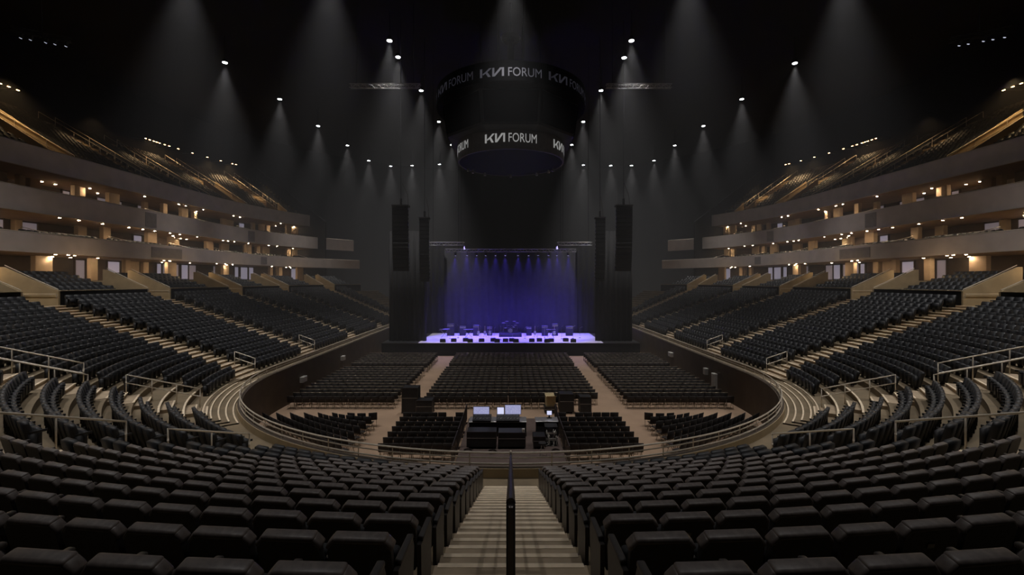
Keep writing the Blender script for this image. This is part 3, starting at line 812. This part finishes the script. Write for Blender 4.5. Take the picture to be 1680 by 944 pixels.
# truss with the row of stage lights
def truss(mb, x0, x1, w=.35):
    for a in (-1, 1):
        for c in (-1, 1): mb.tube([(x0, a * w / 2, c * w / 2), (x1, a * w / 2, c * w / 2)], .028, 6)
    n = int(abs(x1 - x0) / w)
    for k in range(n):
        xa, xb = x0 + (x1 - x0) * k / n, x0 + (x1 - x0) * (k + 1) / n
        for a in (-1, 1): mb.tube([(xa, a * w / 2, -w / 2 if k % 2 else w / 2), (xb, a * w / 2, w / 2 if k % 2 else -w / 2)], .014, 4)
        for c in (-1, 1): mb.tube([(xa, -w / 2 if k % 2 else w / 2, c * w / 2), (xb, w / 2 if k % 2 else -w / 2, c * w / 2)], .014, 4)
def hung_truss(x0, x1, y, z, label, grp='hanging trusses'):
    e = empty('lighting_truss', ((x0 + x1) / 2, y, z), 0, label, 'truss', grp)
    b = MB(); hl = (x1 - x0) / 2; truss(b, -hl, hl); b.build('truss_frame', M['truss'], e)
    for x in (-hl * .8, hl * .8): MB().cyl((x, 0, .15), (x, 0, 36 - z), .02, seg=5).build('hoist_chain', M['black'], e)
hung_truss(-8.2, 8.2, 57.3, 12.25, 'aluminium truss carrying the row of blue stage lights')
hung_truss(-9.8, -5.6, 55, 12.9, 'short truss segment left above the stage')
hung_truss(5.6, 9.8, 55, 12.9, 'short truss segment right above the stage')
hung_truss(-15.9, -8.9, 45, 27.7, 'long pale truss hanging left of the central scoreboard')
hung_truss(9.4, 15.9, 45, 27.7, 'long pale truss hanging right of the central scoreboard')
xs = [747, 766, 782, 797, 813, 829, 850, 867, 883, 900, 914, 932]
hd = MB().cyl((0, 0, -.42), (0, 0, -.05), .13, .10, 10).mesh('head', M['black'])
yk = MB().box(-.16, -.13, -.03, .03, -.3, .05).box(.13, .16, -.03, .03, -.3, .05).box(-.16, .16, -.03, .03, .02, .05).mesh('yoke', M['black'])
ln = MB().cyl((0, 0, -.43), (0, 0, -.42), .10, .10, 12).mesh('lens', M['stagelens'])
for k, px in enumerate(xs):
    x = (px - 838) * 57.3 / F_PX
    e = empty('stage_light', (x, 57.3, 12.02), 0, f'{nth(k + 1)} blue stage light from the left on the truss above the stage', 'stage light', 'row of stage lights')
    h = child('head', hd, e); child('yoke', yk, e); l = child('lens', ln, e)
    h.rotation_euler = l.rotation_euler = (math.radians(10), 0, 0)
    ld = bpy.data.lights.new('stage_beam', 'SPOT'); ld.energy = 6200; ld.color = (.10, .06, 1); ld.spot_size = math.radians(46); ld.spot_blend = .7; ld.shadow_soft_size = .1
    lo = bpy.data.objects.new('stage_beam', ld); COL.objects.link(lo); lo.location = (x, 57.0, 11.5)
    lo.rotation_euler = Vector((x * .05, 1.2 if k % 2 else -2.0, -10)).to_track_quat('-Z', 'Y').to_euler()
for s in (-1, 1):                                 # violet front wash from lamps on the front truss
    ld = bpy.data.lights.new('stage_wash', 'SPOT'); ld.energy = 2600; ld.color = (.42, .34, 1); ld.spot_size = math.radians(75); ld.spot_blend = .6; ld.shadow_soft_size = .15
    lo = bpy.data.objects.new('stage_wash', ld); COL.objects.link(lo); lo.location = (s * 5.6, 54.8, 12.6)
    lo.rotation_euler = Vector((-s * .8, -1.6, -11)).to_track_quat('-Z', 'Y').to_euler()
    e = empty('wash_light', (s * 5.6, 55, 12.7), 0, f'wash light on the short truss {SIDE[s]} above the stage', 'stage light', 'wash lights')
    child('head', hd, e); child('yoke', yk, e); child('lens', ln, e)
# instruments
DZ = 1.47
def drum(e, name, p, r, h, axis=(0, 0, 1)):
    a = Vector(axis).normalized(); p = Vector(p)
    o = MB().cyl(p, p + a * h, r, r, 20).build(name, M['blackgloss'], e, False)
    MB().cyl(p + a * h, p + a * (h + .012), r * .97, r * .97, 20).build('skin', M['drumskin'], o)
    MB().cyl(p + a * (h - .04), p + a * (h + .015), r * 1.03, r * 1.03, 20, cap=False).build('hoop', M['chrome'], o)
    return o
def cymbal(e, x, y, h, r):
    MB().cyl((x, y, h), (x, y, h + .03), r, r * .3, 18).build('cymbal', M['cymbal'], e)
    b = MB(); b.cyl((x, y, .25), (x, y, h), .014, seg=6)
    for k in range(3): b.tube([(x, y, .4), (x + .28 * math.cos(k * 2.1), y + .28 * math.sin(k * 2.1), 0)], .012, 5)
    b.build('cymbal_stand', M['chrome'], e)
e = empty('drum_riser', (-.05, 57.3, DZ), 0, 'low black riser under the drum kit at the back of the stage', 'riser')
MB().rbox(-1.4, 1.4, -1.1, 1.1, 0, .4, .02, 1).build('riser_body', M['case'], e)
e = empty('drum_kit', (-.05, 57.3, DZ + .4), 0, 'drum kit with cymbals on the riser at stage centre', 'drum kit')
drum(e, 'bass_drum', (0, .1, .3), .3, .5, (0, -1, 0)); drum(e, 'snare_drum', (.38, .1, .55), .18, .15); drum(e, 'rack_tom', (-.22, -.1, .68), .15, .22, (0, .3, 1)); drum(e, 'rack_tom', (.2, -.1, .68), .15, .22, (0, .3, 1)); drum(e, 'floor_tom', (-.62, .15, .2), .21, .4)
for x, y, h, r in ((-.85, 0, 1.25, .26), (.85, 0, 1.25, .26), (-.45, .35, 1.42, .24), (.5, .35, 1.42, .24), (.65, .1, .95, .18)): cymbal(e, x, y, h, r)
def amp(x, y, w, h, lab, z=DZ):
    e = empty('amplifier', (x, y, z), 0, lab, 'amplifier', 'amplifiers across the back of the stage')
    MB().rbox(-w / 2, w / 2, -.2, .2, 0, h, .03, 1).build('amplifier_body', M['case'], e)
    MB().rbox(-w / 2 + .04, w / 2 - .04, -.215, -.2, .05, h * .72, .01, 1).build('speaker_cloth', M['grille'], e)
    MB().box(-w / 2 + .04, w / 2 - .04, -.21, -.2, h * .78, h * .94).build('control_panel', M['chrome'], e)
for k, (x, y, w, h) in enumerate(((-7.6, 57.6, .9, 1.5), (-6.1, 57.8, .8, 1.2), (-4.4, 57.6, .75, 1.35), (-2.7, 57.9, .7, 1.1), (2.3, 57.8, .7, 1.1), (4.3, 57.5, .8, 1.3), (5.6, 57.7, .75, 1.5), (7.4, 57.6, .9, 1.2))):
    amp(x, y, w, h, f'{nth(k + 1)} black amplifier from the left along the back of the stage')
def keys(x, y, rz, lab):
    e = empty('keyboard', (x, y, DZ), rz, lab, 'keyboard', 'keyboards on stage')
    MB().rbox(-.65, .65, -.18, .18, .86, .98, .02, 1).build('keyboard_body', M['blackgloss'], e)
    MB().box(-.6, .6, .0, .15, .98, .99).build('keys', M['white'], e)
    for s in (-1, 1): MB().tube([(-s * .45, -.15, 0), (s * .45, .0, .86)], .02, 6).build('leg', M['chrome'], e)
keys(-5.2, 55.9, .3, 'keyboard on crossed stand left on the stage'); keys(4.9, 55.8, -.3, 'keyboard on crossed stand right on the stage')
keys(-8.2, 56.2, .5, 'keyboard on crossed stand at the far left of the stage')
def mic(x, y, h, lab):
    e = empty('microphone_stand', (x, y, DZ), rnd.uniform(-.6, .6), lab, 'microphone stand', 'microphone stands on stage')
    MB().cyl((0, 0, 0), (0, 0, .03), .14, .12, 14).build('base', M['chrome'], e)
    MB().cyl((0, 0, .03), (0, 0, h), .014, seg=6).build('pole', M['chrome'], e)
    MB().tube([(0, .0, h), (.1, -.25, h + .15), (.12, -.32, h + .17)], .011, 6).build('boom', M['chrome'], e)
    MB().cyl((.12, -.32, h + .17), (.14, -.42, h + .18), .022, .034, 10).build('microphone', M['chrome'], e)
for k, (x, y, h) in enumerate(((-7.3, 54.6, 1.4), (-6.4, 55.4, 1.5), (-5.4, 54.2, 1.35), (-3.6, 54.5, 1.45), (-2.0, 55.2, 1.2), (-1.2, 53.6, 1.5), (.2, 53.2, 1.5), (1.7, 54.8, 1.3), (3.2, 54.4, 1.45), (4.1, 55.2, 1.4), (6.1, 54.5, 1.45), (7.5, 54.9, 1.4), (8.4, 55.4, 1.2))):
    mic(x, y, h, f'{nth(k + 1)} chrome microphone stand from the left on the stage')
def wedge(x, y, w, lab):
    e = empty('floor_monitor', (x, y, DZ), rnd.uniform(-.2, .2), lab, 'floor monitor', 'floor monitors along the stage front')
    MB().prism([(-.25, 0), (.25, 0), (.22, .12), (-.1, .38), (-.25, .36)], -w / 2, w / 2, Matrix.Rotation(PI / 2, 4, 'Z')).build('cabinet', M['case'], e)
    MB().box(-w / 2 + .04, w / 2 - .04, -.01, .01, -.17, .17, Matrix.Translation((0, .07, .265)) @ Matrix.Rotation(math.radians(-140) , 4, 'X') @ Matrix.Rotation(PI / 2, 4, 'X') @ Matrix.Rotation(PI / 2, 4, 'X')).build('grille', M['grille'], e)
for k, x in enumerate((-7.7, -6.5, -5.2, -4.6, -3.35, -2.0, -1.55, -.6, .1, .6, 2.4, 3.3, 4.1, 4.6, 6.3, 7.1)):
    wedge(x, 51.6 + .35 * ((k * 7) % 3), .62, f'{nth(k + 1)} black floor monitor from the left along the stage front')
def guitar(x, y, lab):
    e = empty('guitar', (x, y, DZ), rnd.uniform(-.4, .4), lab, 'guitar', 'guitars on stands')
    body = [(-.16, .30), (-.19, .42), (-.12, .54), (-.15, .64), (-.10, .74), (0, .70), (.10, .74), (.15, .64), (.12, .54), (.19, .42), (.16, .30), (0, .25)]
    MB().prism(body, -.03, .03).build('guitar_body', M['drumskin'], e)
    MB().box(-.025, .025, -.02, .02, .7, 1.2).build('neck', M['card'], e); MB().box(-.04, .04, -.015, .015, 1.2, 1.34).build('headstock', M['card'], e)
    MB().tube([(-.2, -.2, 0), (0, .05, .3), (.2, -.2, 0)], .012, 5).tube([(0, .05, .3), (0, .3, 0)], .012, 5).build('stand', M['chrome'], e)
for k, x in enumerate((-4.0, -3.2, -2.6, 3.0, 5.4)): guitar(x, 56.4, f'{nth(k + 1)} guitar from the left on a stand before the amplifiers')

# ------------------------------------------------------------------ speaker arrays
def line_array(x, y, ztop, w, n, h, lab, dx=0):
    e = empty('line_array', (x, y, ztop), 0, lab, 'loudspeaker', 'hanging line arrays')
    MB().box(-w / 2 - .05, w / 2 + .05, -.5, .5, .05, .2).build('rigging_frame', M['darksteel'], e)
    z = 0; yy = 0; a = 0
    for k in range(n):
        a = math.radians(.3 * k + (.12 * k * k if k > n * .5 else 0) * .3)
        mt = Matrix.Translation((0, yy, z)) @ Matrix.Rotation(a, 4, 'X')
        c = MB(); c.add([(-w / 2, -.42, 0), (w / 2, -.42, 0), (w / 2, -.42, -h + .02), (-w / 2, -.42, -h + .02), (-w / 2 + .1, .42, -.03), (w / 2 - .1, .42, -.03), (w / 2 - .1, .42, -h + .05), (-w / 2 + .1, .42, -h + .05)],
                        [(0, 1, 2, 3), (7, 6, 5, 4), (0, 4, 5, 1), (1, 5, 6, 2), (2, 6, 7, 3), (3, 7, 4, 0)], mt)
        o = c.build('cabinet', M['case'], e)
        g = MB(); g.box(-w / 2 + .06, w / 2 - .06, -.44, -.42, -h + .06, -.04, mt); g.build('grille', M['grille'], o)
        p = MB()
        for s in (-1, 1): p.box(s * w / 2 - .03, s * w / 2 + .03, -.3, -.1, -h * .7, -h * .3, mt)
        p.build('rigging_pin', M['truss'], o)
        z -= h * math.cos(a); yy += -h * math.sin(a) * -1
    MB().cyl((0, 0, .2), (0, 0, .9), .12, .12, 8).build('chain_hoist', M['black'], e)
    MB().cyl((0, 0, .9), (0, 0, 36 - ztop), .03, seg=6).build('chain', M['black'], e)
    MB().tube([(w / 2 - .1, .3, .2), (w / 2 - .2, .4, 1.4), (.1, .2, 2.6)], .03, 6).build('cable', M['darksteel'], e)
line_array(-11.6, 48, 16.2, 1.65, 16, .42, 'outer left hanging line array of black speaker cabinets')
line_array(11.9, 48, 16.2, 1.65, 16, .42, 'outer right hanging line array of black speaker cabinets')
line_array(-9.75, 51.5, 15.4, 1.05, 16, .44, 'inner left hanging column of black speakers beside the stage')
line_array(10.1, 51.5, 15.4, 1.05, 16, .44, 'inner right hanging column of black speakers beside the stage')

# ------------------------------------------------------------------ central scoreboard
CY = 45.0
e = empty('scoreboard', (0, CY, 20.0), 0, 'huge round black scoreboard hanging over the floor with two lettered rings', 'scoreboard')
def lathe(mb, prof, seg=72):
    vs = []; fs = []; m = len(prof)
    for k in range(seg):
        a = 2 * PI * k / seg
        vs += [(r * math.sin(a), -r * math.cos(a), z) for r, z in prof]
    for k in range(seg):
        k2 = (k + 1) % seg
        for j in range(m - 1): fs.append((k * m + j, k * m + j + 1, k2 * m + j + 1, k2 * m + j))
    mb.add(vs, fs); return mb
low = lathe(MB(), [(5.05, .0), (5.22, .0), (5.22, 1.75), (5.1, 1.75), (5.0, 1.6), (0, 1.6)]).build('lower_ring', M['ring'], e, False)
lathe(MB(), [(0, .15), (4.6, .12), (5.05, .0)]).build('underside', M['screen'], e)
drum_ = MB()
for k in range(8):
    a0, a1 = 2 * PI * (k - .5) / 8, 2 * PI * (k + .5) / 8
    P = lambda r, a, z: (r * math.sin(a), -r * math.cos(a), z)
    drum_.add([P(6.35, a0, 1.9), P(6.35, a1, 1.9), P(6.75, a1, 4.9), P(6.75, a0, 4.9), P(5.0, a0, 1.6), P(5.0, a1, 1.6)], [(0, 1, 2, 3), (0, 4, 5, 1)])
dm = drum_.build('screen_housing', M['black'], e)
for k in range(8):
    a0, a1 = 2 * PI * (k - .46) / 8, 2 * PI * (k + .46) / 8
    P = lambda r, a, z: (r * math.sin(a), -r * math.cos(a), z)
    sc = MB(); sc.add([P(6.43, a0, 2.15), P(6.43, a1, 2.15), P(6.77, a1, 4.7), P(6.77, a0, 4.7), P(6.33, a0, 2.15), P(6.33, a1, 2.15), P(6.67, a1, 4.7), P(6.67, a0, 4.7)], BOXF)
    sc.build('video_screen', M['screen'], dm)
up = lathe(MB(), [(6.3, 4.8), (7.15, 5.0), (7.25, 5.1), (7.25, 6.75), (7.1, 6.85), (3, 7.1), (0, 7.1)]).build('upper_ring', M['screen'], e, False)
grid = MB()
for k in range(8):
    a = 2 * PI * (k + .5) / 8
    grid.cyl((3.2 * math.sin(a), -3.2 * math.cos(a), 7), (3.2 * math.sin(a), -3.2 * math.cos(a), 16), .03, seg=5)
grid.build('hoist_cables', M['darksteel'], e)
MB().cyl((0, 0, 7.1), (0, 0, 12.2), .5, .3, 10).build('cable_mast', M['black'], e)
bb_ = MB(); lathe(bb_, [(.9, 12.2), (1.0, 12.5), (.3, 12.8), (.12, 13.0), (.1, 15.9), (0, 15.9)], 24); bb_.build('hoist_drum', M['darksteel'], e)
for a in (-55, -35, 35, 55, 0, -65, 65):
    r_ = 4.85; t = math.radians(180 - a)
    x, y = r_ * math.sin(t), -r_ * math.cos(t)
    MB().cyl((x, y, .1), (x, y, -.25), .09, .14, 10).build('small_spotlight', M['truss'], e)
# letters bent round the rings
def stroke(x0, z0, x1, z1, w): return [(x0 - w / 2, z0), (x0 + w / 2, z0), (x1 + w / 2, z1), (x1 - w / 2, z1)]
LOGO = [stroke(.12, 0, .12, 1, .22), [(.30, .26), (.62, .46), (1.16, 1.0), (.90, 1.0), (.52, .60), (.26, .42)], [(.52, .52), (.72, .62), (1.06, .0), (.80, .0)],
        stroke(1.30, 0, 1.30, 1, .20), [(1.20, 0), (1.45, 0), (2.18, 1.0), (1.92, 1.0)], stroke(2.20, 0, 2.20, 1, .20)]
cu = bpy.data.curves.new('word', 'FONT'); cu.body = 'FORUM'; cu.size = 1.40; cu.resolution_u = 3; cu.space_character = 1.0
tmp = bpy.data.objects.new('word', cu); COL.objects.link(tmp)
dg = bpy.context.evaluated_depsgraph_get(); tm = tmp.evaluated_get(dg).to_mesh()
FV = [(v.co.x, v.co.y) for v in tm.vertices]; FF = [tuple(p.vertices) for p in tm.polygons]
tmp.evaluated_get(dg).to_mesh_clear(); bpy.data.objects.remove(tmp); bpy.data.curves.remove(cu)
fx0 = min(v[0] for v in FV); fx1 = max(v[0] for v in FV); fz1 = max(v[1] for v in FV)
def lettering(parent, r, zc, width, ang, m_, tall):
    """the whole wordmark, width metres long, centred at angle ang (degrees from the camera side)"""
    LW, GAP, FW = 2.30, .38, 3.15
    k = width / (LW + GAP + FW)
    b = MB()
    def wrap(x, z):
        a = math.radians(ang) + (x - (LW + GAP + FW) / 2) * k / r
        return (r * math.sin(a), -r * math.cos(a), zc + (z - .5) * tall)
    for poly in LOGO:
        b.add([wrap(x, z) for x, z in poly], [tuple(range(len(poly)))])
    b.add([wrap(LW + GAP + (x - fx0) / (fx1 - fx0) * FW, z / fz1) for x, z in FV], FF)
    b.build('lettering', M[m_], parent)
for a in (0, 74, -74, 148, -148): lettering(low, 5.245, 1.0, 4.75, a, 'sign', .78)
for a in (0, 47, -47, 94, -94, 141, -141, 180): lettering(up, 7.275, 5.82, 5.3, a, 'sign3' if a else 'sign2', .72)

for s in (-1, 1):
    e = empty('glint_cluster', (s * 34, 33, 26.3), -s * .5, f'small cluster of faint bluish glints hanging high at the {SIDE[s]} edge under the roof', 'ceiling light')  # hanging frame added to carry glowing specks for faint glints
    fm = MB(); truss(fm, -1.6, 1.6, .3); fm.build('frame', M['black'], e)
    for x in (-1.1, -.6, .2, .7, 1.3):
        o = MB().cyl((x, 0, -.5), (x + .12, -.1, -.2), .11, .09, 10).build('glint_head', M['black'], e)
        MB().cyl((x - .01, 0, -.53), (x, 0, -.5), .08, .08, 10).build('lens', M['clusterglint'], o)
    MB().cyl((0, 0, .1), (0, 0, 9.6), .03, seg=6).build('drop_pole', M['black'], e)
# ------------------------------------------------------------------ house lights
ZL = 33.0
hl_h = MB().cyl((0, 0, .02), (0, 0, .35), .31, .26, 16).cyl((0, 0, .35), (0, 0, .5), .18, .12, 12).mesh('housing', M['black'])
hl_l = MB().cyl((0, 0, -.01), (0, 0, .02), .25, .25, 20).mesh('lens', M['lamp_lens'])
hl_p = MB().cyl((0, 0, .5), (0, 0, 3.0), .04, .04, 6).mesh('drop_pole', M['black'])
spot_cache = {}
def house(x, y, label, en, grp, size=50):
    e = empty('house_light', (x, y, ZL), 0, label, 'ceiling light', grp)
    child('housing', hl_h, e); child('lens', hl_l, e); child('drop_pole', hl_p, e)
    key = (en, size)
    if key not in spot_cache:
        ld = bpy.data.lights.new('house_beam', 'SPOT'); ld.energy = en; ld.color = (1, .96, .93); ld.spot_size = math.radians(size); ld.spot_blend = 1.0; ld.shadow_soft_size = .28
        spot_cache[key] = ld
    lo = bpy.data.objects.new('house_beam', spot_cache[key]); COL.objects.link(lo); lo.location = (x, y, ZL - .05)
PXL = {'outer': [(369, 103), (459, 163), (522, 207), (570, 239), (605, 264)], 'inner': [(639, 67), (653, 94), (691, 149), (720, 200), (741, 238)],
       'far': [(641, 273), (676, 272), (721, 270)], 'overhead': [(305, -62), (540, -62)]}
PXR = {'outer': [(1304, 104), (1217, 163), (1154, 207), (1107, 239), (1073, 264)], 'inner': [(1036, 67), (1024, 95), (986, 149), (957, 200), (938, 238)],
       'far': [(1036, 272), (1002, 272), (957, 271)], 'overhead': [(1130, -62), (1385, -62)]}
EN = 9000
for side, P in (('left', PXL), ('right', PXR)):
    for rowname, lst in P.items():
        for k, (px, py) in enumerate(lst):
            d = (ZL - EYE) * F_PX / (460 - py); x = (px - 838) * d / F_PX
            house(x, d, f'{nth(k + 1)} bright white house light of the {rowname} {side} row under the roof', EN, 'house lights under the roof')
house(0, 35.5, 'white house light above the middle of the floor, ahead of the scoreboard', EN, 'house lights under the roof')
for k, x in enumerate((-28, -14, 0, 14, 28)):
    house(x, 20.5, f'{nth(k + 1)} white house light of the row high over the near stands', EN * (1.9 if abs(x) == 28 else .8), 'house lights under the roof', 106 if abs(x) == 28 else 68)

for k, x in enumerate((-26, -9, 9, 26)):
    house(x, 5.5, f'{nth(k + 1)} white house light of the row high over the camera', EN * .30, 'house lights under the roof', 74)
# ------------------------------------------------------------------ haze
b = MB(); b.box(-60, 60, 30, 121, -1, 37)
hm = bpy.data.materials.new('stage_haze'); hm.use_nodes = True
nt = hm.node_tree; nt.nodes.clear()
out = nt.nodes.new('ShaderNodeOutputMaterial'); vs_ = nt.nodes.new('ShaderNodeVolumeScatter')
vs_.inputs['Color'].default_value = (.95, .96, 1, 1); vs_.inputs['Density'].default_value = .0027; vs_.inputs['Anisotropy'].default_value = .0
nt.links.new(vs_.outputs['Volume'], out.inputs['Volume'])
hm.cycles.volume_sampling = 'EQUIANGULAR'; hm.cycles.homogeneous_volume = True
hz = b.build('haze', hm)
tag(hz, 'thin grey haze hanging through the hall, showing the light beams', 'haze', None, 'stuff')

# ------------------------------------------------------------------ world and view
w = bpy.data.worlds.new('World'); S.world = w; w.use_nodes = True
w.node_tree.nodes['Background'].inputs['Color'].default_value = (0, 0, 0, 1); w.node_tree.nodes['Background'].inputs['Strength'].default_value = 0
S.view_settings.view_transform = 'Standard'; S.view_settings.look = 'None'; S.view_settings.gamma = 1; S.view_settings.exposure = 0
S.view_settings.use_curve_mapping = False
c = S.cycles
c.max_bounces = 4; c.diffuse_bounces = 2; c.glossy_bounces = 2; c.transmission_bounces = 1; c.volume_bounces = 0; c.transparent_max_bounces = 4
c.use_adaptive_sampling = False; c.sample_clamp_indirect = 3.0; c.sample_clamp_direct = 0
c.caustics_reflective = False; c.caustics_refractive = False
c.use_denoising = True
